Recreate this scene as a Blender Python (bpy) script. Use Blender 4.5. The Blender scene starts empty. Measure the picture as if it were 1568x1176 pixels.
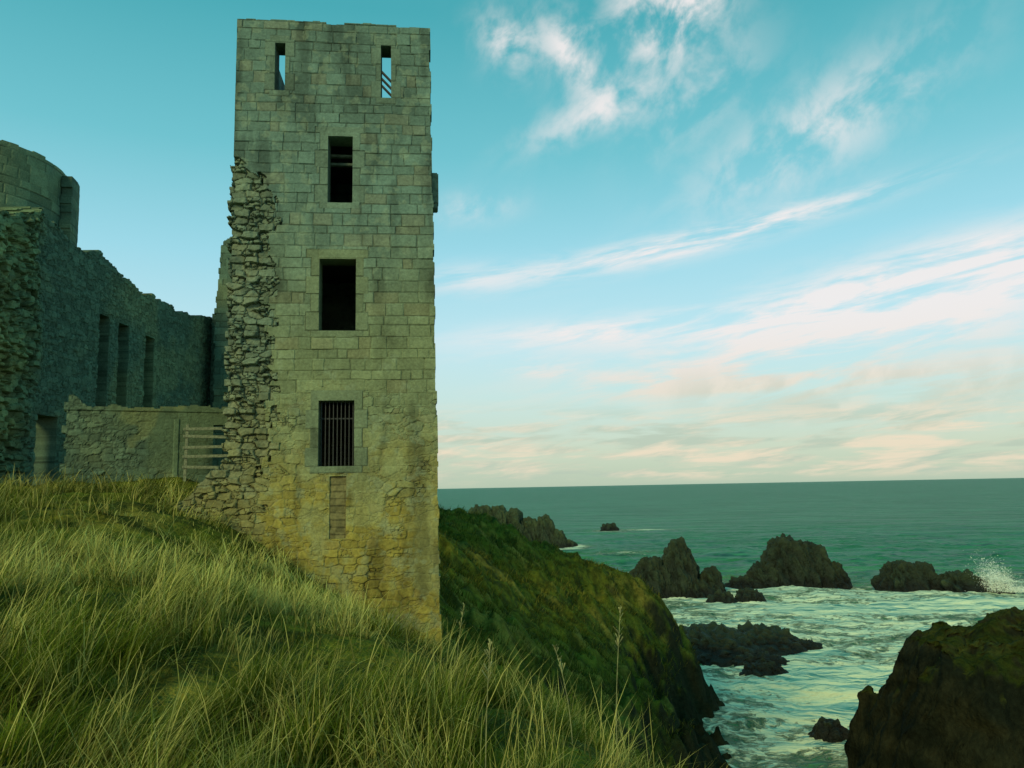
import bpy, bmesh, math, random
import numpy as np
from mathutils import Matrix, Vector, noise as mnoise
random.seed(7); rng=np.random.default_rng(11)
scene=bpy.context.scene
COL=scene.collection
# ------------------------------------------------------------------ helpers
def frac(a): return a-np.floor(a)
def hsh(i,j,s=0.0): return frac(np.sin(i*127.1+j*311.7+s*74.7)*43758.5453)
def vnoise(x,y,s=0.0):
    xi=np.floor(x); yi=np.floor(y); fx=x-xi; fy=y-yi
    fx=fx*fx*(3-2*fx); fy=fy*fy*(3-2*fy)
    a=hsh(xi,yi,s); b=hsh(xi+1,yi,s); c=hsh(xi,yi+1,s); d=hsh(xi+1,yi+1,s)
    return (a*(1-fx)+b*fx)*(1-fy)+(c*(1-fx)+d*fx)*fy
def fbm(x,y,o=4,s=0.0):
    t=0;a=.5;n=0
    for k in range(o):
        t=t+a*vnoise(x*2**k+17.3*k,y*2**k-9.1*k,s+k); n+=a; a*=.5
    return t/n
def sst(a,b,x):
    t=np.clip((x-a)/(b-a),0,1); return t*t*(3-2*t)
def mesh_np(name,V,quads,tris=None,mat=None,colors=None,attrs=None,smooth=False):
    me=bpy.data.meshes.new(name)
    nq=0 if quads is None else len(quads); nt=0 if tris is None else len(tris)
    me.vertices.add(len(V)); me.vertices.foreach_set("co",np.asarray(V,dtype=np.float32).ravel())
    parts=[]
    if nq: parts.append(np.asarray(quads).ravel())
    if nt: parts.append(np.asarray(tris).ravel())
    loops=np.concatenate(parts).astype(np.int32)
    me.loops.add(len(loops)); me.loops.foreach_set("vertex_index",loops)
    me.polygons.add(nq+nt)
    starts=np.concatenate([np.arange(nq)*4, nq*4+np.arange(nt)*3]).astype(np.int32)
    me.polygons.foreach_set("loop_start",starts)
    me.polygons.foreach_set("use_smooth",np.full(nq+nt,smooth,dtype=bool))
    me.update(calc_edges=True); me.validate()
    if colors is not None:
        a=me.color_attributes.new("Col",'FLOAT_COLOR','POINT')
        c=np.ones((len(V),4),dtype=np.float32); c[:,:3]=colors
        a.data.foreach_set("color",c.ravel())
    if attrs:
        for k,v in attrs.items():
            a=me.attributes.new(k,'FLOAT','POINT'); a.data.foreach_set("value",np.asarray(v,dtype=np.float32))
    ob=bpy.data.objects.new(name,me); COL.objects.link(ob)
    if mat: me.materials.append(mat)
    return ob
def empty(name,loc=(0,0,0)):
    e=bpy.data.objects.new(name,None); e.location=loc; COL.objects.link(e); return e
def parent(c,p):
    c.parent=p; c.matrix_parent_inverse=Matrix.Translation(-Vector(p.location))
def nodes(mat):
    mat.use_nodes=True; nt=mat.node_tree; nt.nodes.clear(); return nt
class NB:
    def __init__(s,nt): s.nt=nt
    def n(s,t,**k):
        x=s.nt.nodes.new(t)
        for a,b in k.items(): setattr(x,a,b)
        return x
    def put(s,inp,v):
        if isinstance(v,bpy.types.NodeSocket): s.nt.links.new(v,inp)
        elif v is not None: inp.default_value=v
    def m(s,op,a,b=None,c=None,clamp=False):
        x=s.n('ShaderNodeMath',operation=op,use_clamp=clamp); s.put(x.inputs[0],a)
        if b is not None: s.put(x.inputs[1],b)
        if c is not None: s.put(x.inputs[2],c)
        return x.outputs[0]
    def mix(s,f,a,b,bt='MIX'):
        x=s.n('ShaderNodeMix',data_type='RGBA',blend_type=bt)
        s.put(x.inputs[0],f); s.put(x.inputs[6],a); s.put(x.inputs[7],b); return x.outputs[2]
    def noise(s,vec,sc,det=4,ro=.55,dist=0):
        x=s.n('ShaderNodeTexNoise'); s.put(x.inputs['Vector'],vec)
        x.inputs['Scale'].default_value=sc; x.inputs['Detail'].default_value=det
        x.inputs['Roughness'].default_value=ro; x.inputs['Distortion'].default_value=dist
        return x.outputs['Fac']
    def mr(s,v,a,b,c=0,d=1,sm=True):
        x=s.n('ShaderNodeMapRange',interpolation_type='SMOOTHSTEP' if sm else 'LINEAR'); s.put(x.inputs[0],v)
        for i,q in enumerate((a,b,c,d)): x.inputs[i+1].default_value=q
        return x.outputs[0]
def attr_mat(name,rough=.9,nsc=9,amt=.5,bump=.35,bdist=.02,bsc=22,spec=.2,trans=0,det=4):
    m=bpy.data.materials.new(name); nt=nodes(m); b=NB(nt)
    out=b.n('ShaderNodeOutputMaterial'); p=b.n('ShaderNodeBsdfPrincipled')
    at=b.n('ShaderNodeAttribute',attribute_name='Col'); src=at.outputs['Color']
    tc=b.n('ShaderNodeTexCoord').outputs['Object']
    if amt>0:
        n1=b.noise(tc,nsc,det,.65); n2=b.noise(tc,nsc*.12,2,.5)
        f=b.m('ADD',b.m('MULTIPLY',b.m('SUBTRACT',n1,.5),amt*2),b.m('MULTIPLY',b.m('SUBTRACT',n2,.5),amt))
        f=b.m('ADD',f,1.0)
        c=b.n('ShaderNodeVectorMath',operation='SCALE'); b.put(c.inputs[0],src); b.put(c.inputs['Scale'],f); src=c.outputs[0]
    b.put(p.inputs['Base Color'],src); p.inputs['Roughness'].default_value=rough
    p.inputs['Specular IOR Level'].default_value=spec
    if bump>0:
        bp=b.n('ShaderNodeBump'); bp.inputs['Strength'].default_value=bump; bp.inputs['Distance'].default_value=bdist
        b.put(bp.inputs['Height'],b.noise(tc,bsc,det,.65)); b.put(p.inputs['Normal'],bp.outputs[0])
    sh=p.outputs[0]
    if trans>0:
        df=b.n('ShaderNodeBsdfDiffuse'); b.put(df.inputs[0],src)
        tr=b.n('ShaderNodeBsdfTranslucent'); b.put(tr.inputs[0],src)
        mx=b.n('ShaderNodeMixShader'); mx.inputs[0].default_value=trans
        b.put(mx.inputs[1],df.outputs[0]); b.put(mx.inputs[2],tr.outputs[0]); sh=mx.outputs[0]
    b.put(out.inputs[0],sh); return m
def flat_mat(name,col,rough=.8,nsc=12,amt=.3):
    m=bpy.data.materials.new(name); nt=nodes(m); b=NB(nt)
    out=b.n('ShaderNodeOutputMaterial'); p=b.n('ShaderNodeBsdfPrincipled')
    tc=b.n('ShaderNodeTexCoord').outputs['Object']; n1=b.noise(tc,nsc,4,.6)
    c=b.mix(b.mr(n1,.3,.7),tuple(x*(1-amt) for x in col)+(1,),tuple(x*(1+amt) for x in col)+(1,))
    b.put(p.inputs['Base Color'],c); p.inputs['Roughness'].default_value=rough
    b.put(out.inputs[0],p.outputs[0]); return m
MAT_STONE=attr_mat('granite_stone',.92,15,.6,.65,.025,28)
MAT_ROCK=attr_mat('sea_rock',.7,1.2,.8,1,.4,1.8,.3)
MAT_GRASS=attr_mat('grass_blades',.7,2,0,0,trans=.3)
MAT_GROUND=attr_mat('turf',.95,3,.9,1,.2,4,spec=.05)
MAT_DARK=flat_mat('iron_bar',(.02,.022,.02),.6)
MAT_SLAB=flat_mat('light_block_slab',(.05,.05,.04),.9)
MAT_WOOD=flat_mat('weathered_wood',(.19,.205,.125),.85,20,.35)

# ------------------------------------------------------------------ masonry patterns
def ashlar(U,Z,seed,ch=(.2,.34),bw=(.22,.66)):
    r=np.random.default_rng(seed)
    Zw=Z+.05*(fbm(U*1.1,Z*1.3,3,seed)-.5); Uw=U+.06*(fbm(U*2+9,Z*2,3,seed+3)-.5)
    zmin,zmax=Z.min()-1,Z.max()+1
    b=[zmin]
    while b[-1]<zmax: b.append(b[-1]+r.uniform(*ch))
    b=np.array(b); k=np.clip(np.searchsorted(b,Zw)-1,0,len(b)-2)
    dz=np.minimum(Zw-b[k],b[k+1]-Zw)
    d=dz.copy(); idd=np.zeros_like(Z)
    for kk in np.unique(k):
        m=(k==kk); e=[U.min()-1-r.uniform(0,.5)]
        while e[-1]<U.max()+1: e.append(e[-1]+r.uniform(*bw))
        e=np.array(e); q=np.clip(np.searchsorted(e,Uw[m])-1,0,len(e)-2)
        du=np.minimum(Uw[m]-e[q],e[q+1]-Uw[m])
        d[m]=np.minimum(dz[m],du); idd[m]=q+kk*57.0
    return d,idd
def rubble(U,Z,seed,cx=.36,cz=.22):
    a=U/cx+.5*(fbm(U*2.5,Z*2.5,3,seed)-.5); c=Z/cz+.5*(fbm(U*2.5+5,Z*2.5,3,seed+1)-.5)
    ai=np.floor(a); ci=np.floor(c)
    F1=np.full(U.shape,9.);F2=np.full(U.shape,9.);ID=np.zeros(U.shape)
    for di in (-1,0,1):
        for dj in (-1,0,1):
            gi=ai+di; gj=ci+dj
            px=gi+.5+.85*(hsh(gi,gj,seed)-.5); py=gj+.5+.5*(hsh(gi,gj,seed+5)-.5)
            dx=np.abs(a-px); dy=np.abs(c-py)
            dd=(dx**3.5+dy**3.5)**(1/3.5)
            nw=dd<F1
            F2=np.where(nw,F1,np.minimum(F2,dd)); ID=np.where(nw,gi*13.7+gj*91.3,ID); F1=np.where(nw,dd,F1)
    return F2-F1,ID
def wall(name,mapf,u0,u1,z0,z1,res,thick,maskf,relf,mat=None):
    mat=mat or MAT_STONE
    nu=int(round((u1-u0)/res)); nz=int(round((z1-z0)/res))
    us=np.linspace(u0,u1,nu+1); zs=np.linspace(z0,z1,nz+1)
    U,Z=np.meshgrid(us,zs,indexing='ij')
    Uc,Zc=np.meshgrid((us[1:]+us[:-1])/2,(zs[1:]+zs[:-1])/2,indexing='ij')
    M=maskf(Uc,Zc) if maskf else np.ones(Uc.shape,bool)
    R,C=relf(U,Z)
    F=mapf(U,Z,-R); B=mapf(U,Z,np.full(U.shape,thick))
    N=(nu+1)*(nz+1); idx=np.arange(N).reshape(nu+1,nz+1)
    q=[]
    f=np.stack([idx[:-1,:-1],idx[1:,:-1],idx[1:,1:],idx[:-1,1:]],-1)[M]
    q.append(f); q.append(f[:,::-1]+N)
    P=np.pad(M,1)
    dv=P[1:,1:-1]!=P[:-1,1:-1]
    i,j=np.nonzero(dv); fl=P[1:,1:-1][i,j]
    a=idx[i,j]; b=idx[i,j+1]; s=np.stack([a,b,b+N,a+N],-1); s[~fl]=s[~fl][:,::-1]; q.append(s)
    dh=P[1:-1,1:]!=P[1:-1,:-1]
    i,j=np.nonzero(dh); fl=P[1:-1,1:][i,j]
    a=idx[i,j]; b=idx[i+1,j]; s=np.stack([b,a,a+N,b+N],-1); s[~fl]=s[~fl][:,::-1]; q.append(s)
    Q=np.concatenate(q); V=np.concatenate([F.reshape(-1,3),B.reshape(-1,3)])
    CC=np.concatenate([C.reshape(-1,3),C.reshape(-1,3)*.8])
    used=np.unique(Q); rm=np.zeros(len(V),int); rm[used]=np.arange(len(used))
    return mesh_np(name,V[used],rm[Q],None,mat,CC[used])
def linmap(p,ang,warp=None):
    c,s=math.cos(ang),math.sin(ang)
    def f(U,Z,D):
        if warp: U=warp(U,Z)
        return np.stack([p[0]+U*c-D*s,p[1]+U*s+D*c,Z+0*U],-1)
    return f
def mixc(a,b,w): return a*(1-w[...,None])+b*w[...,None]
def cst3(c,sh): return np.broadcast_to(np.array(c,float),sh+(3,))
# ------------------------------------------------------------------ terrain height
CP=np.array([
(0,0,-1.65),(-3,0,-1.4),(-8,0,-.9),(-14,0,-.3),(2,0,-2.0),(3.4,0,-3.4),(0,-6,-1.6),(-10,-8,-.8),(6,-6,-6),
(0,5,-2.05),(1.2,6,-2.35),(-3,6,-1.55),(-8,6,-.8),(-6,12,-1.15),(-3,12,-1.85),(.7,12,-3.5),(-10,14,-.45),(-14,10,-.3),
(-7.2,18.6,-.6),(-4.6,18.9,-2.15),(-2,19.2,-4.1),(-12,20,.05),(-9,24,.2),(-15,26,.2),(-20,35,.3),(-12,35,0),(-7,27,-.9),
(-2,25,-4.8),(-5,24.5,-2.3),(2.5,6,-4.2),(4,6,-8),(2.5,12,-5.8),(5,12,-10),(0,19,-5.8),(2,19,-8),(5,18,-11),(8,10,-15),(3,26,-9.5),(8,30,-15),
(-2.1,30,-4.8),(0,38,-6.6),(2,45,-8.6),(3.6,42,-10),(7.4,45,-12.4),(9.8,48,-15.2),(11.5,52,-17.2),(9,38,-16),(3,30,-10),
(-5.8,60,-1.3),(-1.35,60,-2.6),(3,62,-5.2),(8.2,64,-7.2),(12.3,66,-10),(12.7,64,-12.4),(13.2,62,-16.7),(14.5,62,-19),
(0,75,-8),(5,75,-12),(-6,80,-6),(10,76,-16),(15,72,-19),(18,66,-20),(16,55,-20),(14,48,-20),(0,95,-20),(-10,100,-20),(10,85,-20),(20,90,-21),
(30,70,-22),(30,40,-22),(15,30,-20),(12,20,-20),(14,8,-20),(12,0,-18),(30,10,-22),(30,100,-22),(-45,60,0),(-40,30,.5),(-40,0,.5),
(-20,60,-.5),(-12,50,-.5),(-30,90,-5),(-45,110,-20),(-6,45,-1.5),(-7,38,-1.2),(12,-8,-18),(30,-8,-22),(-45,-8,.5),(-20,120,-22),(30,125,-24),(-60,125,-22)],float)
def _rbf():
    n=len(CP); d=np.hypot(CP[:,None,0]-CP[None,:,0],CP[:,None,1]-CP[None,:,1])
    A=np.zeros((n+3,n+3)); A[:n,:n]=np.sqrt(d*d+1.5)+0; P=np.c_[np.ones(n),CP[:,:2]]
    A[:n,n:]=P; A[n:,:n]=P.T; b=np.r_[CP[:,2],0,0,0]
    return np.linalg.solve(A,b)
WR=_rbf()
def H(x,y):
    sh=x.shape; x=x.ravel(); y=y.ravel(); o=np.zeros(len(x))
    for i in range(len(CP)): o+=WR[i]*np.sqrt((x-CP[i,0])**2+(y-CP[i,1])**2+1.5)
    o+=WR[-3]+WR[-2]*x+WR[-1]*y
    far=sst(22,32,y)*sst(-9,-5,x)
    o+=(.34*(fbm(x*.8,y*.8,3,4)-.5)+.16*(fbm(x*2.2,y*2.2,2,5)-.5))*(1-far)+far*(1.7*(fbm(x*.35,y*.35,4,6)-.5)+1.3*(fbm(x*1.2,y*1.2,4,8)-.5))
    low=sst(-9.5,-14,o)
    o+=low*(3.8*(np.abs(fbm(x*.5,y*.5,5,9)-.5)*2)-1.0+1.4*(fbm(x*1.8,y*1.8,3,10)-.5))
    return o.reshape(sh)
xs=np.concatenate([np.linspace(-60,-18,60)[:-1],np.linspace(-18,6,200)[:-1],np.linspace(6,35,150)])
ys=np.concatenate([np.linspace(-8,24,230)[:-1],np.linspace(24,90,300)[:-1],np.linspace(90,130,40)])
X,Y=np.meshgrid(xs,ys,indexing='ij'); Zt=H(X,Y)
gx,gy=np.gradient(Zt,xs,ys); slope=np.hypot(gx,gy)
n1=fbm(X*.5,Y*.5,4,21); n2=fbm(X*2,Y*2,3,22)
C=mixc(cst3((.115,.125,.014),X.shape),cst3((.22,.18,.03),X.shape),sst(.5,.72,n1))
C=mixc(C,cst3((.055,.062,.010),X.shape),sst(.52,.35,n2))
rw=np.clip(sst(-12,-15.5,Zt+5*(n1-.5))+sst(1.7,2.6,slope+1.2*(n2-.5))*sst(-4,-8,Zt),0,1)
C=mixc(C,cst3((.030,.03,.014),X.shape),rw)
idx=np.arange(X.size).reshape(X.shape)
Q=np.stack([idx[:-1,:-1],idx[1:,:-1],idx[1:,1:],idx[:-1,1:]],-1).reshape(-1,4)
mesh_np('grassy_headland_ground',np.stack([X,Y,Zt],-1).reshape(-1,3),Q,None,MAT_GROUND,C.reshape(-1,3),smooth=True)

# ------------------------------------------------------------------ grass
def blades(name,x,y,zb,L,W,az,lean,curl,col,mat=None,seg=3,root=.5):
    mat=mat or MAT_GRASS
    n=len(x); V=np.zeros((n,2*seg+1,3)); Cc=np.zeros((n,2*seg+1,3))
    dx,dy=np.cos(az),np.sin(az)
    fa=az+np.pi/2+rng.uniform(-.7,.7,n); wx,wy=np.cos(fa),np.sin(fa)
    px=np.zeros(n);pz=np.zeros(n)
    for k in range(seg+1):
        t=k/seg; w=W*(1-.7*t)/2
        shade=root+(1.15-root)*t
        if k<seg:
            for sgn,o in ((-1,0),(1,1)):
                V[:,2*k+o,0]=x+dx*px+sgn*wx*w; V[:,2*k+o,1]=y+dy*px+sgn*wy*w; V[:,2*k+o,2]=zb+pz
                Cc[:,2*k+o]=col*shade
        else:
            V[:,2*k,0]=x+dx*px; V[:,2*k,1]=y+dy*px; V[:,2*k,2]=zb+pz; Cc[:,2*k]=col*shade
        a=lean+curl*(k+.5)/seg
        px=px+np.sin(a)*L/seg; pz=pz+np.cos(a)*L/seg
    m=2*seg+1; base=np.arange(n)[:,None]*m
    q=[]
    for k in range(seg-1): q.append(base+np.array([2*k,2*k+1,2*k+3,2*k+2]))
    q=np.stack(q,1).reshape(-1,4); t=(base+np.array([2*seg-2,2*seg-1,2*seg]))
    return mesh_np(name,V.reshape(-1,3),q,t,mat,Cc.reshape(-1,3),smooth=True)
def tower_excl(x,y):
    a=math.radians(6.1); rx=(x+6.88); ry=(y-19.26); u=rx*math.cos(a)+ry*math.sin(a); d=-rx*math.sin(a)+ry*math.cos(a)
    return ~((u>-.1)&(u<5.3)&(d>-.05)&(d<5.3))
N=210000
r=1.8*(26/1.8)**(rng.uniform(0,1,N)**.72); th=rng.uniform(math.radians(-48),math.radians(30),N)
x=np.sin(th)*r; y=np.cos(th)*r
x=x+.3*(fbm(x*2.2,y*2.2,2,31)-.5); y=y+.3*(fbm(x*2.2+7,y*2.2,2,32)-.5)
zb=H(x,y); tus=fbm(x*1.1,y*1.1,3,33)
k=(zb>-5.4)&tower_excl(x,y)&(y<22.8)&(rng.uniform(0,1,len(x))<(.25+1.5*sst(.38,.6,tus)))
x,y,zb,tus,r=x[k],y[k],zb[k],tus[k],r[k]; n=len(x)
L=rng.uniform(.2,.48,n)*(.5+1.0*sst(.35,.68,tus))
hump=sst(-10,-7,x)*sst(-1.5,-4,x)*sst(7,12,y)
tall=rng.uniform(0,1,n)<(.05+.05*hump); L=np.where(tall,rng.uniform(.45,.8,n),L)
L*=1-.3*sst(13,18.5,y)*sst(-9,-6,x); L*=.6+.4*sst(1.5,5,r)
W=.0035+.00055*r+rng.uniform(0,.002,n)
tid=np.floor(x*2.6+.8*fbm(x*3,y*3,2,71))*1.0+np.floor(y*2.6+.8*fbm(x*3+4,y*3,2,72))*37.0
az=(hsh(tid,tid*.3,5)-.5)*3.6+(fbm(x*.5,y*.5,2,35)-.5)*4+rng.normal(0,.6,n)+.1
lean=np.abs(rng.normal(.35,.28,n))+.7*(hsh(tid,tid*.7,8)>.72); curl=rng.uniform(.4,1.8,n); lean=np.where(tall,.12+.4*lean,lean); curl=np.where(tall,curl*.6,curl)
dry=.45*fbm(x*.6+3,y*.6,3,37)+.40*rng.uniform(0,1,n)+.22*hsh(tid,tid*.9,11)+.02+.17*hump+np.where(tall,.3,0)
dry=sst(.5,.80,dry)
col=mixc(cst3((.145,.18,.016),(n,)),cst3((.66,.56,.16),(n,)),dry)
dk=np.clip(sst(.52,.36,tus)+.5*(hsh(tid,tid*.2,14)>.7),0,1)
col=mixc(col,cst3((.045,.075,.010),(n,)),dk*.8*(1-dry*.7))
col=col*rng.uniform(.6,1.4,n)[:,None]*(1+.25*hump)[:,None]
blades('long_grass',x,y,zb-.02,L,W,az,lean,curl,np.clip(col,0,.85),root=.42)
# headland tufts
N=105000
x=rng.uniform(-12,17,N); y=22+rng.uniform(0,1,N)**1.2*50; zb=H(x,y)
cl=fbm(x*1.6,y*1.6,3,51)
k=(zb>-14)&tower_excl(x,y)&(rng.uniform(0,1,N)<sst(.42,.58,cl)+.03)&(x>-8.5)
x,y,zb,cl=x[k],y[k],zb[k],cl[k]; n=len(x)
big=fbm(x*.3,y*.3,3,52)
col=mixc(cst3((.11,.125,.014),(n,)),cst3((.34,.29,.055),(n,)),sst(.42,.75,.5*big+.5*rng.uniform(0,1,n)))
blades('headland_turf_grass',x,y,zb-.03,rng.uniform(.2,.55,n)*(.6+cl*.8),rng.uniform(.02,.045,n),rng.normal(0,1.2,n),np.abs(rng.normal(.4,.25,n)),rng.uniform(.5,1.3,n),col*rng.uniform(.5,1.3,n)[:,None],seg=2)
def stalk(name,x,y,h,lx):
    z0=float(H(np.array([x]),np.array([y]))[0]); bm=bmesh.new(); rings=[]
    for k in range(9):
        t=k/8; c=Vector((x+lx*t*t,y+.03*math.sin(5*t),z0-.05+h*t)); rad=.006*(1-.6*t)
        rings.append([bm.verts.new(c+Vector((math.cos(a)*rad,math.sin(a)*rad,0))) for a in (0,2.09,4.19)])
    for a,b_ in zip(rings[:-1],rings[1:]):
        for i in range(3): bm.faces.new((a[i],a[(i+1)%3],b_[(i+1)%3],b_[i]))
    for k in range(26):
        t=random.uniform(.72,1); c=Vector((x+lx*t*t,y,z0-.05+h*t)); a=random.uniform(0,6.28); l=random.uniform(.02,.06)*(1.25-t)*3
        d=Vector((math.cos(a)*.6,math.sin(a)*.6,.8))*l; s=Vector((-math.sin(a),math.cos(a),0))*.006
        bm.faces.new([bm.verts.new(q) for q in (c-s*.4,c+s*.4,c+d+s,c+d-s)])
    me=bpy.data.meshes.new(name); bm.to_mesh(me); bm.free(); me.materials.append(MAT_STALK)
    o=bpy.data.objects.new(name,me); COL.objects.link(o)
MAT_STALK=flat_mat('dry_stalk',(.30,.27,.10),.9)
for a in ((-.22,5.4,1.05,.05),(.72,6.2,1.2,.06),(.42,6.6,.8,-.12),(-.6,8,.95,.1)): stalk('weed_stalk',*a)

# ------------------------------------------------------------------ tall tower
ANG=math.radians(6.1); TW=4.93; TOP=12.08
def twarp(U,Z): return U+sst(3.3,4.9,U)*.19*np.clip((TOP-Z)/16,0,1.2)
tmap=linmap((-6.88,19.26),ANG,twarp)
WIN=[(.96,1.22,10.15,11.45),(3.65,3.91,10.03,11.47),(2.32,2.94,7.2,8.965),(2.14,3.04,3.92,5.74),(2.17,3.03,.57,2.185)]
def ragb(Z): return np.interp(Z,[-5,-.6,1.5,3.5,7.2,7.6,8.35,8.4,20],[.3,.9,1.1,1.0,1.05,.9,.05,-2,-2])
up=(.128,.196,.158); mid=(.195,.225,.118); low=(.30,.235,.042); pale=(.29,.32,.185); drk=np.array([.05,.06,.037])
def trel(U,Z,front=True,seed=3):
    d,i=ashlar(U,Z,seed); e,j=rubble(U,Z,seed+7,.34,.20)
    e3,j3=rubble(U,Z,seed+9,.17,.11)
    sw=(hsh(j,j*.77,3)>.66); e=np.where(sw,np.minimum(e,e3),e); j=np.where(sw,j3+5,j)
    sh=U.shape
    wr=sst(2.9,1.6,Z+1.8*(fbm(U*.9,Z*.9,3,seed)-.5))
    h1=hsh(i,i*.37,2); h2=hsh(j,j*.37,4); h3=hsh(i,i*.7,8)
    Ra=(h1-.5)*.020-.02*(1-sst(0,.02,d))+.014*(fbm(U*9,Z*9,3,5)-.5)
    Rr=(h2-.5)*.03+.015*sst(.02,.2,e)-.015+.05*(fbm(U*7,Z*7,3,6)-.5)
    R=Ra*(1-wr)+Rr*wr
    zw=Z+1.2*(fbm(U*.8,Z*.5,3,12)-.5)
    C=mixc(cst3(up,sh),cst3(mid,sh),sst(7.6,2.8,zw))  # bluish skylight above and warm cast below, put into the stone colour
    C=mixc(C,cst3(low,sh),sst(2.2,-.8,zw+1.8*(fbm(U*2.2,Z*2.2,3,14)-.5))*.9)
    C=C*(.84+.30*np.where(wr>.5,h2,h1))[...,None]
    warmw=(np.where(wr>.5,hsh(j,j,9),h3)>.88)*.25
    C=mixc(C,cst3((.25,.20,.10),sh),warmw)
    jsel=sst(.40,.62,fbm(U*1.5,Z*1.5,3,15))
    jn=(1-wr)*(1-sst(.004,.02,d))*(.12+.5*jsel)
    C=mixc(C,np.broadcast_to(drk,sh+(3,)),np.clip(jn,0,1))
    mj=wr*(1-sst(.02,.10,e)); er=sst(.52,.66,fbm(U*2,Z*2,3,16))
    C=mixc(C,cst3((.25,.235,.11),sh),mj*(1-er)*.5); C=mixc(C,np.broadcast_to(drk,sh+(3,)),mj*er*.6)
    R=R-mj*er*.018
    pl=sst(.50,.64,fbm(U*1.5,Z*1.5,4,17))*wr
    C=mixc(C,cst3(pale,sh)*np.array([1,.95,.75]),pl*.5); R=R*(1-.55*pl)
    st=sst(.52,.75,fbm(U*2.5,Z*.6,4,18))*.4+.25*sst(.55,.35,fbm(U*.5,Z*.4,3,28))
    lich=sst(.60,.68,fbm(U*4,Z*4,4,38))*.3
    C=C*(1-st)[...,None]; C=mixc(C,cst3((.26,.31,.20),sh),lich)
    if front:
        for n,(a,b,z0,z1) in enumerate(WIN):
            m=.13 if n<2 else .2; tl=.2 if n<2 else .25
            inz=np.floor((Z-z0)/.46); ext=m+.12*(np.mod(inz,2)==0)
            fr=(U>a-ext)&(U<b+ext)&(Z>z0-.16)&(Z<z1+tl)
            jz=np.minimum(frac((Z-z0)/.46),1-frac((Z-z0)/.46))*.46
            inlint=(Z>z1)|(Z<z0)
            bd=np.minimum(np.minimum(U-(a-ext),(b+ext)-U),np.minimum(Z-(z0-.16),(z1+tl)-Z))
            jj=np.where(inlint,1,jz); jj=np.minimum(jj,np.where(inlint&(Z>z1),np.abs(Z-z1)+0.0,1)); jj=np.minimum(jj,bd)
            hh=hsh(inz+n*7,(U>a)*3.0,3)
            Rf=.006+(hh-.5)*.012-.018*(1-sst(0,.02,jj))+.012*(fbm(U*12,Z*12,3,5)-.5)
            cf=(np.array([.14,.195,.145]) if n<3 else np.array([.17,.205,.12]))*(.85+.25*hh)[...,None]
            cf=cf*(1-.45*(1-sst(.003,.018,jj)))[...,None]*(1-st*.8)[...,None]
            R=np.where(fr,Rf,R); C=np.where(fr[...,None],cf,C)
        bx=(U>2.46)&(U<2.84)&(Z>-1.15)&(Z<.32); zz=frac(Z/.17+.3*fbm(U*3,Z*3,2,4)); bz=np.minimum(zz,1-zz)
        C=np.where(bx[...,None],cst3((.18,.155,.065),sh)*(.7+.5*hsh(np.floor(Z/.17),np.floor(U/.2),3))[...,None]*(1-.5*(bz<.09))[...,None],C); R=np.where(bx,-.07+.04*fbm(U*8,Z*8,2,3),R)
        e2,j2=rubble(U,Z,41,.34,.17); e4,j4=rubble(U,Z,43,.17,.09)
        sw=(hsh(j2,j2*.77,3)>.5); e5=np.where(sw,np.minimum(e2,e4),e2); j5=np.where(sw,j4+5,j2)
        h5=hsh(j5,j5*.37,6)
        lim=ragb(Z)+.4*(hsh(j2,j2*.37,6)-.5); w=(U<lim)&(Z<8.4)
        deep=(h5*.17-.16)+.03*sst(.02,.2,e5)+.16*(fbm(U*3.5,Z*3.5,4,19)-.5)-.02*(1-sst(.02,.1,e5))
        deep=deep*sst(-2.5,1.0,Z)
        R=np.where(w,deep,R)
        cs=mixc(cst3((.15,.19,.13),sh),cst3((.23,.205,.075),sh),sst(4,-1,Z))*(.75+.45*hsh(j5,j5,7))[...,None]
        cs=mixc(cs,np.broadcast_to(drk,sh+(3,)),(1-sst(.02,.12,e5))*.3)
        cs=mixc(cs,cst3((.21,.225,.135),sh),sst(.48,.62,fbm(U*2,Z*2,4,29))*.5)
        C=np.where(w[...,None],cs,C)
    return R,np.clip(C,.01,.7)
def tmask(U,Z):
    M=np.ones(U.shape,bool)
    for a,b,z0,z1 in WIN: M&=~((U>a)&(U<b)&(Z>z0)&(Z<z1))
    e2,j2=rubble(U,Z,41,.34,.17); h=hsh(j2,j2*.9,16)
    left=np.where(Z>8.15,0,-.03+.16*(h-.5)+.1*(fbm(U*5,Z*5,2,3)-.5))
    left=np.where((Z>7.0)&(Z<7.2),-.12,left)
    fl=np.clip((.9-Z)/1.2,0,1.6)**1.3*1.15; left=left-fl*(.8+.4*h)
    M&=U>left
    M&=Z<TOP-.05*(hsh(np.floor(U/.45),0*U,3)>.7)-.03*vnoise(U*3,Z*0,2)
    M&=(U<TW-.03*(hsh(np.floor(Z/.3),0*U,5)>.6)-.02*vnoise(Z*5,U*0,7))
    return M
tower=empty('ruined_stone_tower',(-4.4,21.8,-3))
o=wall('front_wall',tmap,-2.6,TW,-5.4,TOP,.02,.62,tmask,trel); parent(o,tower)
side=lambda U,Z: trel(U,Z,False,23)
def rmapf(U,Z,D):
    X0=TW+.19*np.clip((TOP-Z)/16,0,1.2); return linmap((-6.88,19.26),ANG)(X0-D-.03,Z,U+.64)
def lmapf(U,Z,D): return linmap((-6.88,19.26),ANG)(D+.02,Z,U+.64)
o=wall('right_flank_wall',rmapf,0,3.9,-6.5,TOP-.05,.04,.6,lambda U,Z:~((U>1.5)&(U<2.2)&(Z>4)&(Z<5.6)),side); parent(o,tower)
o=wall('left_flank_wall',lmapf,0,3.9,-2.5,TOP-.05,.04,.6,lambda U,Z:~((U>1.6)&(U<2.4)&(Z>7.2)&(Z<8.7)),side); parent(o,tower)
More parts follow.
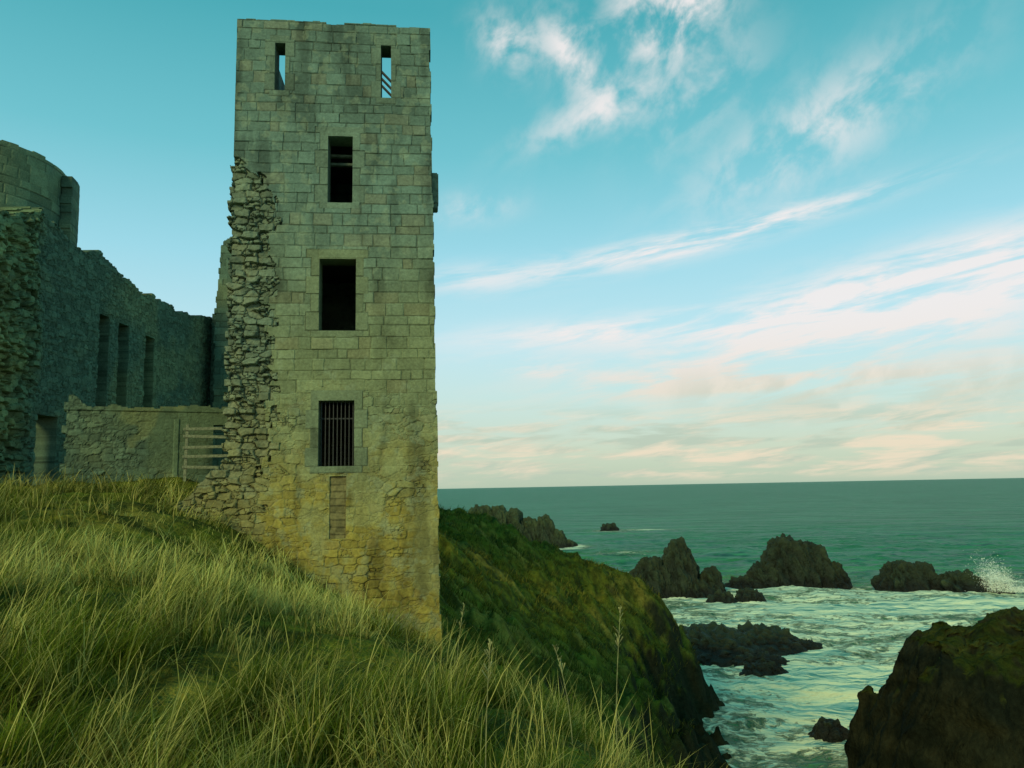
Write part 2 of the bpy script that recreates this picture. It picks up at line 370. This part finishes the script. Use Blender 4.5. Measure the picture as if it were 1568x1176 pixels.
bm_=linmap((-6.88-4.55*math.sin(ANG),19.26+4.55*math.cos(ANG)),ANG,twarp)
o=wall('back_wall',lambda U,Z,D:bm_(U,Z,.6-D),.02,TW-.05,-6.5,TOP-.4,.05,.6,lambda U,Z:~((U>2.5)&(U<3.3)&(Z>7.3)&(Z<9.0)),side); parent(o,tower)
for z in (-.2,3.0,6.4,9.55):  # slabs added between storeys to keep the window openings dark
    P=[tmap(np.array([u]),np.array([zz]),np.array([d]))[0] for zz in (z-.12,z+.12) for u,d in ((.64,.66),(4.3,.66),(4.3,4.5),(.64,4.5))]
    o=mesh_np('floor',np.array(P),[[0,1,2,3],[4,7,6,5],[0,4,5,1],[1,5,6,2],[2,6,7,3],[3,7,4,0]],None,MAT_SLAB); parent(o,tower)
def box(name,c,s,rot=0,mat=None,bev=.01,rx=0,ry=0):
    bm=bmesh.new(); bmesh.ops.create_cube(bm,size=1)
    bmesh.ops.scale(bm,vec=s,verts=bm.verts)
    if bev: bmesh.ops.bevel(bm,geom=bm.edges[:],offset=bev,segments=2,affect='EDGES')
    me=bpy.data.meshes.new(name); bm.to_mesh(me); bm.free()
    o=bpy.data.objects.new(name,me); COL.objects.link(o); o.location=c; o.rotation_euler=(rx,ry,rot)
    if mat: me.materials.append(mat)
    return o
MAT_FS=flat_mat('dressed_stone',(.12,.16,.115),.9,9,.35)
def tp(u,z,d): return tuple(tmap(np.array([u]),np.array([z]),np.array([d]))[0])
o=box('gutter_corbel',tp(4.97,7.75,.45),(.2,.3,.85),ANG,MAT_FS,.03); parent(o,tower)
o=box('gutter_corbel_foot',tp(4.94,7.25,.45),(.22,.36,.12),ANG,MAT_FS,.02); parent(o,tower)
for k in range(9):
    u=2.17+.86*(k+.5)/9; o=box('window_bar',tp(u,1.377,.2),(.022,.022,1.62),ANG,MAT_DARK,.004); parent(o,tower)
o=box('window_crossbar',tp(2.6,1.75,.225),(.88,.012,.03),ANG,MAT_DARK,.003); parent(o,tower)
for (u,z) in ((2.63,8.75),(2.63,8.52)):
    o=box('old_lintel_beam',tp(u,z,.8),(1.3,.14,.07),ANG,MAT_FS,.01); parent(o,tower)
for k in range(3):
    o=box('stair_string',tp(3.95+.12*k,11.5-.25*k,2.2+.2*k),(.05,.1,2.2),ANG,MAT_DARK,.01,0,-.75); parent(o,tower)

# ------------------------------------------------------------------ castle wing on the left
def crel_f(seed,deepf=None,gain=1.0,ash=False,flat=1.0):
    def f(U,Z):
        sh=U.shape
        if ash: d,i=ashlar(U,Z,seed,(.28,.42),(.4,.9)); e=d*8; j=i
        else:
            e,j=rubble(U,Z,seed,.32,.19); e4,j4=rubble(U,Z,seed+2,.17,.11); sw=(hsh(j,j*.77,3)>.55); e=np.where(sw,np.minimum(e,e4),e); j=np.where(sw,j4+5,j)
        h=hsh(j,j*.37,4)
        R=((h-.5)*(.02 if ash else .04)+(.02 if ash else .02)*sst(.02,.22,e)+.07*(fbm(U*4,Z*4,4,6)-.5)*(.3 if ash else 1))*flat
        C=mixc(cst3((.088,.14,.098),sh),cst3((.145,.185,.105),sh),sst(.4,.7,fbm(U*.5,Z*.5,4,seed+1)))
        C=C*(.7+.5*h)[...,None]*gain
        C=C*(1-.4*(1-sst(.02,.13,e)))[...,None]
        if deepf is not None:
            w=deepf(U,Z); R=R+w*(.28*(hsh(j,j*.5,12)-.5)+.9*(fbm(U*.9,Z*.7,4,31)-.5)); C=mixc(C,C*1.35*np.array([1.1,1,.8]),w)
        return R,np.clip(C,.01,.6)
    return f
wing=empty('ruined_castle_wing',(-16,32,0))
def longmap(U,Z,D): return np.stack([-15.7-D+0*U,22.0+U,Z+0*U],-1)
OP=[(8.1,8.85,3.3,6.9),(9.6,10.45,3.3,6.85),(11.9,12.8,3.2,6.75),(4.4,5.6,-1,2.7)]
def longmask(U,Z):
    M=np.ones(U.shape,bool)
    for a,b,z0,z1 in OP: M&=~((U>a)&(U<b)&(Z>z0)&(Z<z1))
    e,j=rubble(U,Z,61,.32,.19); h=hsh(j,j*.9,16)
    top=np.interp(U,[0,2,4,4.6,6.2,7.8,10,11.6,13,15.5,20,25],[8.3,8.8,9.5,9.4,8.9,9.15,8.75,8.6,8.7,8.5,9.0,9.1])+.35*(fbm(U*1.2,Z*0,4,3)-.5)+.22*(h-.5)
    M&=Z<top
    M&=U>.6*(h-.2)+.5*fbm(Z*.8,Z*0,3,5)
    return M
o=wall('courtyard_wall',longmap,0,20,-1,10.2,.04,.9,longmask,crel_f(61,gain=1.1,deepf=lambda U,Z:sst(4.6,3.2,U+.8*(fbm(U,Z,3,2)-.5)))); parent(o,wing)
o=wall('end_wall',linmap((-15.6,41.2),.12),0,11,-1,10,.06,.9,lambda U,Z:Z<9.1+.5*(fbm(U*.9,Z*0,4,8)-.5)+.2*(hsh(np.floor(U/.3),np.floor(U/.3),2)-.5),crel_f(63)); parent(o,wing)
o=wall('turret_front',linmap((-15.05,40.0),.05),0,3.2,-1,13.3,.05,.5,lambda U,Z:(U>.25*sst(9,13,Z)+.12*hsh(np.floor(Z/.3),0*Z,4))&(Z<12.7+.5*sst(0,1.2,U)),crel_f(65,ash=True)); parent(o,wing)
o=wall('turret_flank',lambda U,Z,D:np.stack([-15.0+D+0*U,40.55+U,Z+0*U],-1),0,2.4,-1,12.7,.06,.45,None,crel_f(66,ash=True)); parent(o,wing)
RC=(-22.2,31.2); RR=3.8
def rmap(U,Z,D):
    a=U/RR; r=RR-D+.0*Z
    return np.stack([RC[0]+r*np.cos(a),RC[1]+r*np.sin(a),Z+0*U],-1)
def rmask(U,Z): return Z<13.35+.08*(hsh(np.floor(U/.6),0*U,3)-.5)
o=wall('round_tower_drum',rmap,-math.pi*RR,math.pi*RR,-1,13.5,.05,.7,rmask,crel_f(71,ash=True,gain=1.15)); parent(o,wing)
def r2(U,Z,D):
    a=U/RR; r=RR+.45-D; return np.stack([RC[0]+r*np.cos(a),RC[1]+r*np.sin(a),Z+0*U],-1)
o=wall('round_tower_outer_skin',r2,0,1.2*RR,-1,13.6,.05,.4,lambda U,Z:(Z<13.1+.15*(fbm(U*.8,Z*0,3,5)-.5))&(U>.12*RR+.2*hsh(np.floor(Z/.35),0*Z,6)),crel_f(73,ash=True,gain=1.1)); parent(o,wing)
# low garden wall
lw=math.atan2(2.5,5.6); glen=6.0
low_w=empty('low_boundary_wall',(-10,24,0))
def lrel(U,Z):
    R,C=crel_f(81,gain=.95,flat=.8)(U,Z); sh=U.shape
    pl=sst(.46,.60,fbm(U*.7,Z*.9,4,83))
    R=R*(1-.65*pl)+.02*pl; C=mixc(C,cst3((.10,.135,.07),sh)*(.75+.5*fbm(U*3,Z*3,4,87))[...,None],pl*.7)
    cop=Z>2.42; R=np.where(cop,R*.5+.05,R)
    pil=(np.abs(U-2.9)<.07)&(Z<2.2); R=np.where(pil,.06,R); C=np.where(pil[...,None],C*1.2,C)
    C=mixc(C,cst3((.22,.235,.10),sh),(sst(.58,.68,fbm(U*1.1,Z*1.1,4,85)))*.5)
    return R,C
def lmask2(U,Z):
    top=2.6+.30*(fbm(U*1.1,0*Z,4,5)-.5)+.14*(hsh(np.floor(U/.35),0*U,4)-.5)+.25*sst(.6,.1,U)*(hsh(np.floor(U/.25),0*U,9)>.3)
    return (Z<top)&~((U>3.95)&(U<5.3)&(Z<2.05))&(U>-.15+.2*hsh(np.floor(Z/.22),0*Z,3))
o=wall('rubble_panel',linmap((-12.75,22.9),lw),-.15,glen+.6,-1,3.0,.035,.45,lmask2,lrel); parent(o,low_w)
gate=empty('wooden_rail_gate',(-9,23.7,.2))
gx0=np.array([-9.62,23.5]); gd=np.array([math.cos(.35),math.sin(.35)])
for k,(z,t) in enumerate(((.74,.02),(1.07,-.02),(1.34,-.03),(1.64,.02),(1.88,-.03))):
    c=gx0+gd*.72; o=box('rail',(c[0],c[1],z),(1.5,.03,.085),.35,MAT_WOOD,.006,0,t); parent(o,gate)
for k in (0.03,1.42):
    c=gx0+gd*k; o=box('post',(c[0]+.01,c[1]+.07,1.0),(.09,.08,2.0),.35,MAT_WOOD,.01,0,.02); parent(o,gate)

# ------------------------------------------------------------------ rocks
def ico(sub):
    bm=bmesh.new(); bmesh.ops.create_icosphere(bm,subdivisions=sub,radius=1)
    V=np.array([v.co[:] for v in bm.verts]); F=np.array([[v.index for v in f.verts] for f in bm.faces]); bm.free(); return V,F
IV,IF=ico(6)
IV5,IF5=ico(5)
def rock(name,lumps,dark=1.0,sub=6):
    VV=[];FF=[];CC=[];o=0
    for li,(cx,cy,rx,ry,top) in enumerate(lumps):
        V,F=(IV,IF) if sub==6 else (IV5,IF5)
        h=top+18; S=np.sign(V)*np.abs(V)**.7
        taper=1-.30*np.clip(S[:,2],0,1)
        P=np.stack([S[:,0]*rx*taper,S[:,1]*ry*taper,S[:,2]*(h+.6)],-1)
        sc=1.0/max(1.5,min(rx,h+1))
        off=Vector((cx*1.3+li*5,cy*.7,li*3.1)); D=np.empty(len(P)); 
        for i in range(len(P)):
            p=Vector((P[i,0]*sc*1.7+P[i,2]*sc*.4,P[i,1]*sc*1.7,P[i,2]*sc*.6))+off
            cell=mnoise.voronoi(p*1.5)[0]
            D[i]=.6*mnoise.fractal(p*1.2,.9,2.1,6) + .9*(cell[1]-cell[0]) -.25 + .35*mnoise.fractal(p*4,.8,2.1,3)
        nrm=V/np.linalg.norm(V,axis=1)[:,None]
        amp=.30*min(rx,h+1.2)
        P=P+nrm*np.array([1,1,.9])*(D*amp)[:,None]
        P=P+np.array([cx,cy,-18.3])
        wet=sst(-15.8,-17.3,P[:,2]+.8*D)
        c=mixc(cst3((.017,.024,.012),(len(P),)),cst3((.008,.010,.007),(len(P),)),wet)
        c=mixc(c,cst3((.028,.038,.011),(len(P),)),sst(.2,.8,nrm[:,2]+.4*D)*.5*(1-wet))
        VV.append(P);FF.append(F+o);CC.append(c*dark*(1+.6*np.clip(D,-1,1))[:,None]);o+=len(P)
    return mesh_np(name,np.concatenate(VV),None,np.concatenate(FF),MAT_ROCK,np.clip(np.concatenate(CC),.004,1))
ROCKS={
 'sea_stack':[(26.3,132,3.4,4,-9.2),(21.6,131,3.8,3.5,-11.8),(31.2,132,2.4,3,-13.6),(18.4,131,2.4,2.2,-14.6),(28.5,129,3,2,-15.5)],
 'sea_stack.001':[(47.2,144,4.4,5,-9.9),(51,144,4.2,5,-10.6),(43,143,3.4,3.5,-14.2),(55,143,3,3.2,-14.4),(39.0,141,3.4,2.5,-16.4)],
 'sea_stack.002':[(62.7,134,3.6,4,-13.4),(66,134,3.4,3,-13.9),(71,132,4.6,4,-15.3),(76.3,131,2.6,2.5,-16.6),(82,129,1.4,1.2,-17.2)],
 'tidal_rock':[(21.5,90,4.6,8,-16.0),(26.8,91,4.6,6,-16.2),(30.6,89,2.6,2,-17.2),(24,82,3.2,2,-17.1),(23,78,2.5,1.6,-17.0)],
 'tidal_rock.001':[(30.5,123,2.4,1.7,-16.3),(35.2,125,2.6,1.9,-16.2)],
 'tidal_rock.002':[(22.2,60,1.4,1.2,-17.2),(24.2,59,1.0,1,-17.4)],
 'tidal_rock.003':[(37.6,324,3.6,3,-15.4)],
 'distant_rocky_point':[(-10,246,5.6,6,-5.6),(-5,246,4.6,6,-5.9),(-.5,246,5,6,-7.0),(4.3,246,3.8,5,-9.6),(9,244,3.8,4,-8.8),(13,242,2.7,3,-13.3),(16,241,2.6,2,-16.4)],
}
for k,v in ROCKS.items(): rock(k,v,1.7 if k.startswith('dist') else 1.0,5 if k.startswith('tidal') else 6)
# near promontory (bottom right)
xs=np.linspace(13,62,420); ys=np.linspace(30,66,300); X,Y=np.meshgrid(xs,ys,indexing='ij')
wx=X+4.2*(fbm(X*.25,Y*.25,5,91)-.5); wy=Y+5.0*(fbm(X*.25+9,Y*.25,5,92)-.5)
sd=1-np.abs((wx-37.8)/18.6)**3-np.abs((wy-47)/10.4)**3
Zp=-20.5+9.9*np.clip(sd*1.9,0,1)**.6+1.9*sst(.2,1,sd)+1.7*(fbm(X*.35,Y*.35,5,93)-.5)*2*sst(0,.3,sd)-.04*np.clip(X-24,0,40)+1.3*(fbm(X*1.1,Y*1.1,5,94)-.5)
gx,gy=np.gradient(Zp,xs,ys); sl=np.hypot(gx,gy); n1=fbm(X*.8,Y*.8,4,95); n2=fbm(X*.7+Zp*.5,Zp*1.1+Y*.3,4,96)
C=mixc(cst3((.026,.034,.006),X.shape),cst3((.045,.048,.010),X.shape),sst(.45,.65,n1))
C=mixc(C,mixc(cst3((.010,.012,.007),X.shape),cst3((.024,.024,.012),X.shape),sst(.4,.65,n2)),sst(.9,1.8,sl+1.2*(n1-.5)))
# craggy sideways displacement of the cliff faces (layered with height)
Xd=X+sst(.6,1.6,sl)*1.5*(fbm(Y*.7+3,Zp*.8,4,97)-.5); Yd=Y+sst(.6,1.6,sl)*1.8*(fbm(X*.7,Zp*.8+5,4,98)-.5)
idx=np.arange(X.size).reshape(X.shape); Q=np.stack([idx[:-1,:-1],idx[1:,:-1],idx[1:,1:],idx[:-1,1:]],-1).reshape(-1,4)
mesh_np('rocky_promontory',np.stack([Xd,Yd,Zp],-1).reshape(-1,3),Q,None,MAT_GROUND,C.reshape(-1,3),smooth=True)

# ------------------------------------------------------------------ sea
gx_=np.concatenate([-np.geomspace(30000,24,50),np.linspace(-22,130,330),np.geomspace(134,30000,60)])
gy_=np.concatenate([np.linspace(-400,20,30)[:-1],20*np.exp(np.arange(0,math.log(1500),.0055))])
X,Y=np.meshgrid(gx_,gy_,indexing='ij')
fade=sst(420,180,Y)*sst(260,140,np.abs(X-40))
wxx=X+6*(fbm(X*.05,Y*.05,3,101)-.5); wyy=Y+9*(fbm(X*.04,Y*.06,3,102)-.5)
Zs=-18+fade*(.8*(fbm(wxx*.07,wyy*.16,4,103)-.5)*2+.5*(1-np.abs(2*vnoise(wxx*.05,wyy*.13,104)-1))**2+.6*(fbm(wxx*.5,wyy*.8,3,105)-.5))
foam=np.zeros_like(X)
for k,v in ROCKS.items():
    for (cx,cy,rx,ry,top) in v:
        d=np.hypot((X-cx)/(rx+4),(Y-cy+2)/(ry+7)); foam=np.maximum(foam,1.0*np.exp(-(d**2)*.7))
shore=sst(200,115,Y+22*(fbm(X*.05,Y*.03,3,106)-.5)*2)*sst(170,70,X)*.85
foam=np.maximum(foam,shore); foam=np.maximum(foam,1.15*np.exp(-((X-28)/20)**2-((Y-70)/26)**2))
foam=np.maximum(foam,1.2*np.exp(-((Y-117-.08*(X-60))/10)**2)*sst(28,38,X)*sst(120,90,X))
foam=np.maximum(foam,.7*np.exp(-((X-28)/16)**2-((Y-215)/14)**2)); foam=np.maximum(foam,.95*np.exp(-((X-52)/16)**2-((Y-325)/8)**2))
foam+=.22*(1-np.abs(2*vnoise(wxx*.05,wyy*.13,104)-1))**2*foam
sea=bpy.data.materials.new('sea_water'); nt=nodes(sea); b=NB(nt)
out=b.n('ShaderNodeOutputMaterial'); p=b.n('ShaderNodeBsdfPrincipled')
tc=b.n('ShaderNodeTexCoord').outputs['Object']; fa=b.n('ShaderNodeAttribute',attribute_name='foam').outputs['Fac']
mp=b.n('ShaderNodeMapping'); b.put(mp.inputs[0],tc); mp.inputs['Scale'].default_value=(.8,1.3,1)
n1=b.noise(mp.outputs[0],.22,5,.62,1.2); n2=b.noise(mp.outputs[0],1.3,4,.7,.8); n3=b.noise(mp.outputs[0],.02,3,.6)
nn=b.m('ADD',b.m('MULTIPLY',n1,.5),b.m('MULTIPLY',n2,.5))
f=b.mr(b.m('ADD',nn,b.m('MULTIPLY',fa,.36)),.72,.85)
wc=b.mix(b.mr(n3,.35,.65),(.036,.215,.098,1),(.055,.265,.13,1))
wc=b.mix(b.m('MULTIPLY',fa,.65),wc,(.15,.31,.145,1))
# wind-ripple tone and scattered distant whitecaps
mp3=b.n('ShaderNodeMapping'); b.put(mp3.inputs[0],tc); mp3.inputs['Scale'].default_value=(.25,1,1)
rip=b.noise(mp3.outputs[0],.35,5,.7,.2)
wc=b.mix(b.mr(rip,.42,.62),b.mix(.45,wc,(.012,.09,.045,1)),wc)
colr=b.mix(f,wc,(.72,.78,.54,1)); b.put(p.inputs['Base Color'],colr)
b.put(p.inputs['Roughness'],b.m('ADD',.4,b.m('MULTIPLY',f,.5))); p.inputs['IOR'].default_value=1.33; p.inputs['Specular IOR Level'].default_value=.12
mp2=b.n('ShaderNodeMapping'); b.put(mp2.inputs[0],tc); mp2.inputs['Scale'].default_value=(.35,1,1)
bw1=b.noise(mp2.outputs[0],.5,4,.6,.3); bw2=b.noise(mp2.outputs[0],.06,4,.6,.3)
bh=b.m('ADD',bw1,b.m('MULTIPLY',bw2,6)); bh=b.m('ADD',bh,b.m('MULTIPLY',f,.35))
bp=b.n('ShaderNodeBump'); bp.inputs['Strength'].default_value=1; bp.inputs['Distance'].default_value=1.7
b.put(bp.inputs['Height'],bh); b.put(p.inputs['Normal'],bp.outputs[0]); b.put(out.inputs[0],p.outputs[0])
idx=np.arange(X.size).reshape(X.shape); Q=np.stack([idx[:-1,:-1],idx[1:,:-1],idx[1:,1:],idx[:-1,1:]],-1).reshape(-1,4)
mesh_np('sea',np.stack([X,Y,Zs],-1).reshape(-1,3),Q,None,sea,None,{'foam':foam.ravel()},smooth=True)
n=14000; a=rng.normal(0,1,(n,3)); a[:,2]=np.abs(a[:,2])
P=np.array([76.0,129.5,-17.6])+a*np.array([1.3,.8,1.5])+a[:,2:3]*np.array([[-.6,0,.4]])
P[9000:]=np.array([80.5,128,-17.6])+a[9000:]*np.array([2.4,.8,.4])
e1=rng.normal(0,.07,(n,3)); e2=rng.normal(0,.07,(n,3)); V=np.stack([P,P+e1,P+e2],1).reshape(-1,3)
mesh_np('sea_spray',V,None,np.arange(3*n).reshape(-1,3),flat_mat('spray',(.88,.9,.78),.9,3,.05))

# ------------------------------------------------------------------ world
w=bpy.data.worlds.new('World'); scene.world=w; w.use_nodes=True; nt=w.node_tree; nt.nodes.clear(); b=NB(nt)
SE,SA=math.radians(24),math.radians(205)
out=b.n('ShaderNodeOutputWorld'); bg=b.n('ShaderNodeBackground')
sky=b.n('ShaderNodeTexSky',sky_type='NISHITA'); sky.sun_disc=False; sky.sun_elevation=SE; sky.sun_rotation=SA; sky.ozone_density=2.5
tc=b.n('ShaderNodeTexCoord').outputs['Generated']; sp=b.n('ShaderNodeSeparateXYZ'); b.put(sp.inputs[0],tc)
az=b.m('MULTIPLY',b.m('ARCTAN2',sp.outputs[0],sp.outputs[1]),57.2958)
el=b.m('MULTIPLY',b.m('ARCSINE',sp.outputs[2]),57.2958)
rp=b.n('ShaderNodeValToRGB'); b.put(rp.inputs[0],b.m('DIVIDE',el,60,clamp=True)); cr=rp.color_ramp
st=[(0,(.52,.62,.48)),(2.5,(.64,.70,.56)),(6,(.63,.81,.77)),(10,(.59,.85,.92)),(16,(.38,.76,.88)),(23,(.18,.60,.68)),(32,(.07,.44,.50)),(60,(.035,.29,.31))]
cr.elements[0].position=0; cr.elements[0].color=st[0][1]+(1,); cr.elements[1].position=1; cr.elements[1].color=st[-1][1]+(1,)
for e,c in st[1:-1]:
    x=cr.elements.new(e/60); x.color=c+(1,)
nis=b.n('ShaderNodeVectorMath',operation='MULTIPLY'); b.put(nis.inputs[0],sky.outputs[0]); nis.inputs[1].default_value=(.07,.11,.09)
base=b.mix(.85,nis.outputs[0],rp.outputs[0])
def tilt(a,e,t,ka,ke):
    c,s=math.cos(math.radians(t)),math.sin(math.radians(t))
    A=b.m('MULTIPLY',b.m('ADD',b.m('MULTIPLY',a,c),b.m('MULTIPLY',e,s)),ka)
    E=b.m('MULTIPLY',b.m('SUBTRACT',b.m('MULTIPLY',e,c),b.m('MULTIPLY',a,s)),ke)
    return A,E
A,E=tilt(az,el,7,.085,.50); cv=b.n('ShaderNodeCombineXYZ'); b.put(cv.inputs[0],A); b.put(cv.inputs[1],E)
nA=b.noise(cv.outputs[0],1.3,5,.62,.35)
A,E=tilt(az,el,40,.17,.22); cv2=b.n('ShaderNodeCombineXYZ'); b.put(cv2.inputs[0],A); b.put(cv2.inputs[1],E)
nB=b.noise(cv2.outputs[0],1.5,5,.58,.25)
A,E=tilt(az,el,1,.11,.95); cv3=b.n('ShaderNodeCombineXYZ'); b.put(cv3.inputs[0],A); b.put(cv3.inputs[1],E)
nC=b.noise(cv3.outputs[0],1.2,5,.6,.3)
def blob(a0,e0,sa,se,t,wt):
    A,E=tilt(b.m('SUBTRACT',az,a0),b.m('SUBTRACT',el,e0),t,1/sa,1/se)
    g=b.m('EXPONENT',b.m('MULTIPLY',b.m('ADD',b.m('MULTIPLY',A,A),b.m('MULTIPLY',E,E)),-1)); return b.m('MULTIPLY',g,wt)
def summ(L):
    s=L[0]
    for q in L[1:]: s=b.m('ADD',s,q)
    return s
hi=summ([blob(.2,30.3,1.7,2.4,60,.9),blob(5,29.5,1.6,3.2,40,1.0),blob(12.5,32,4.0,2.8,25,1.8),blob(6.5,25.6,5,1.3,18,.75),blob(22,22.8,8,2.6,22,.75),blob(-2.5,19.7,3,1.0,5,.5),blob(14,26,5,2,30,.45)])
lo=summ([blob(9,16.0,9,.9,7,1.0),blob(19,17.6,9,.7,8,.8),blob(29,12.8,9,1.8,8,1.7),blob(6,10.8,9,.9,2,1.0),blob(22,9.8,13,2.4,4,1.25),blob(27,5.8,12,2.0,4,.8),blob(13,7,9,1.1,2,.9),blob(2,8.3,4,.6,-6,.9),blob(-3,14.8,4,1.0,0,.5)])
dh=b.m('MULTIPLY',b.mr(nB,.36,.68),b.m('MINIMUM',hi,1.3)); dl=b.m('MULTIPLY',b.mr(nA,.35,.62),b.m('MINIMUM',lo,1.3))
dens=b.m('MINIMUM',b.m('ADD',dh,dl),.9)
cc=b.mix(b.mr(el,3,12),(.84,.70,.55,1),(.90,.85,.84,1))
grey=b.mix(b.mr(nB,.42,.62),(.52,.60,.49,1),(.76,.74,.61,1))
cc=b.mix(b.m('MULTIPLY',b.mr(el,9,4.5),b.mr(az,4,16,0,.9)),cc,grey)
fin=b.mix(dens,base,cc)
# low bank of banded cloud along the horizon: peach tops, grey-green bellies
bank=b.m('MULTIPLY',b.mr(nC,.40,.58),b.m('MULTIPLY',b.mr(el,6.5,3.2),b.mr(el,0,.8)))
pe=b.mix(b.mr(nA,.40,.60),(.48,.58,.47,1),(.90,.74,.56,1))
fin=b.mix(b.m('MULTIPLY',bank,.75),fin,pe)
b.put(bg.inputs[0],fin); bg.inputs[1].default_value=1.0; b.put(out.inputs[0],bg.outputs[0])
w.cycles.sampling_method='MANUAL'; w.cycles.sample_map_resolution=256
sd=bpy.data.lights.new('sun','SUN'); sd.energy=2.0; sd.angle=math.radians(12); sd.color=(1,.92,.46)
so=bpy.data.objects.new('sun',sd); COL.objects.link(so)
dirv=Vector((math.sin(SA)*math.cos(SE),math.cos(SA)*math.cos(SE),math.sin(SE)))
so.rotation_euler=dirv.to_track_quat('Z','Y').to_euler(); so.location=dirv*50
cd=bpy.data.cameras.new('camera'); cd.sensor_width=36; cd.lens=28.26; cd.clip_start=.1; cd.clip_end=60000
co=bpy.data.objects.new('camera',cd); COL.objects.link(co)
co.matrix_world=Matrix.Rotation(math.radians(97.3),4,'X')@Matrix.Rotation(math.radians(-1.08),4,'Z')
scene.camera=co
scene.view_settings.view_transform='Standard'; scene.view_settings.look='None'; scene.view_settings.exposure=0
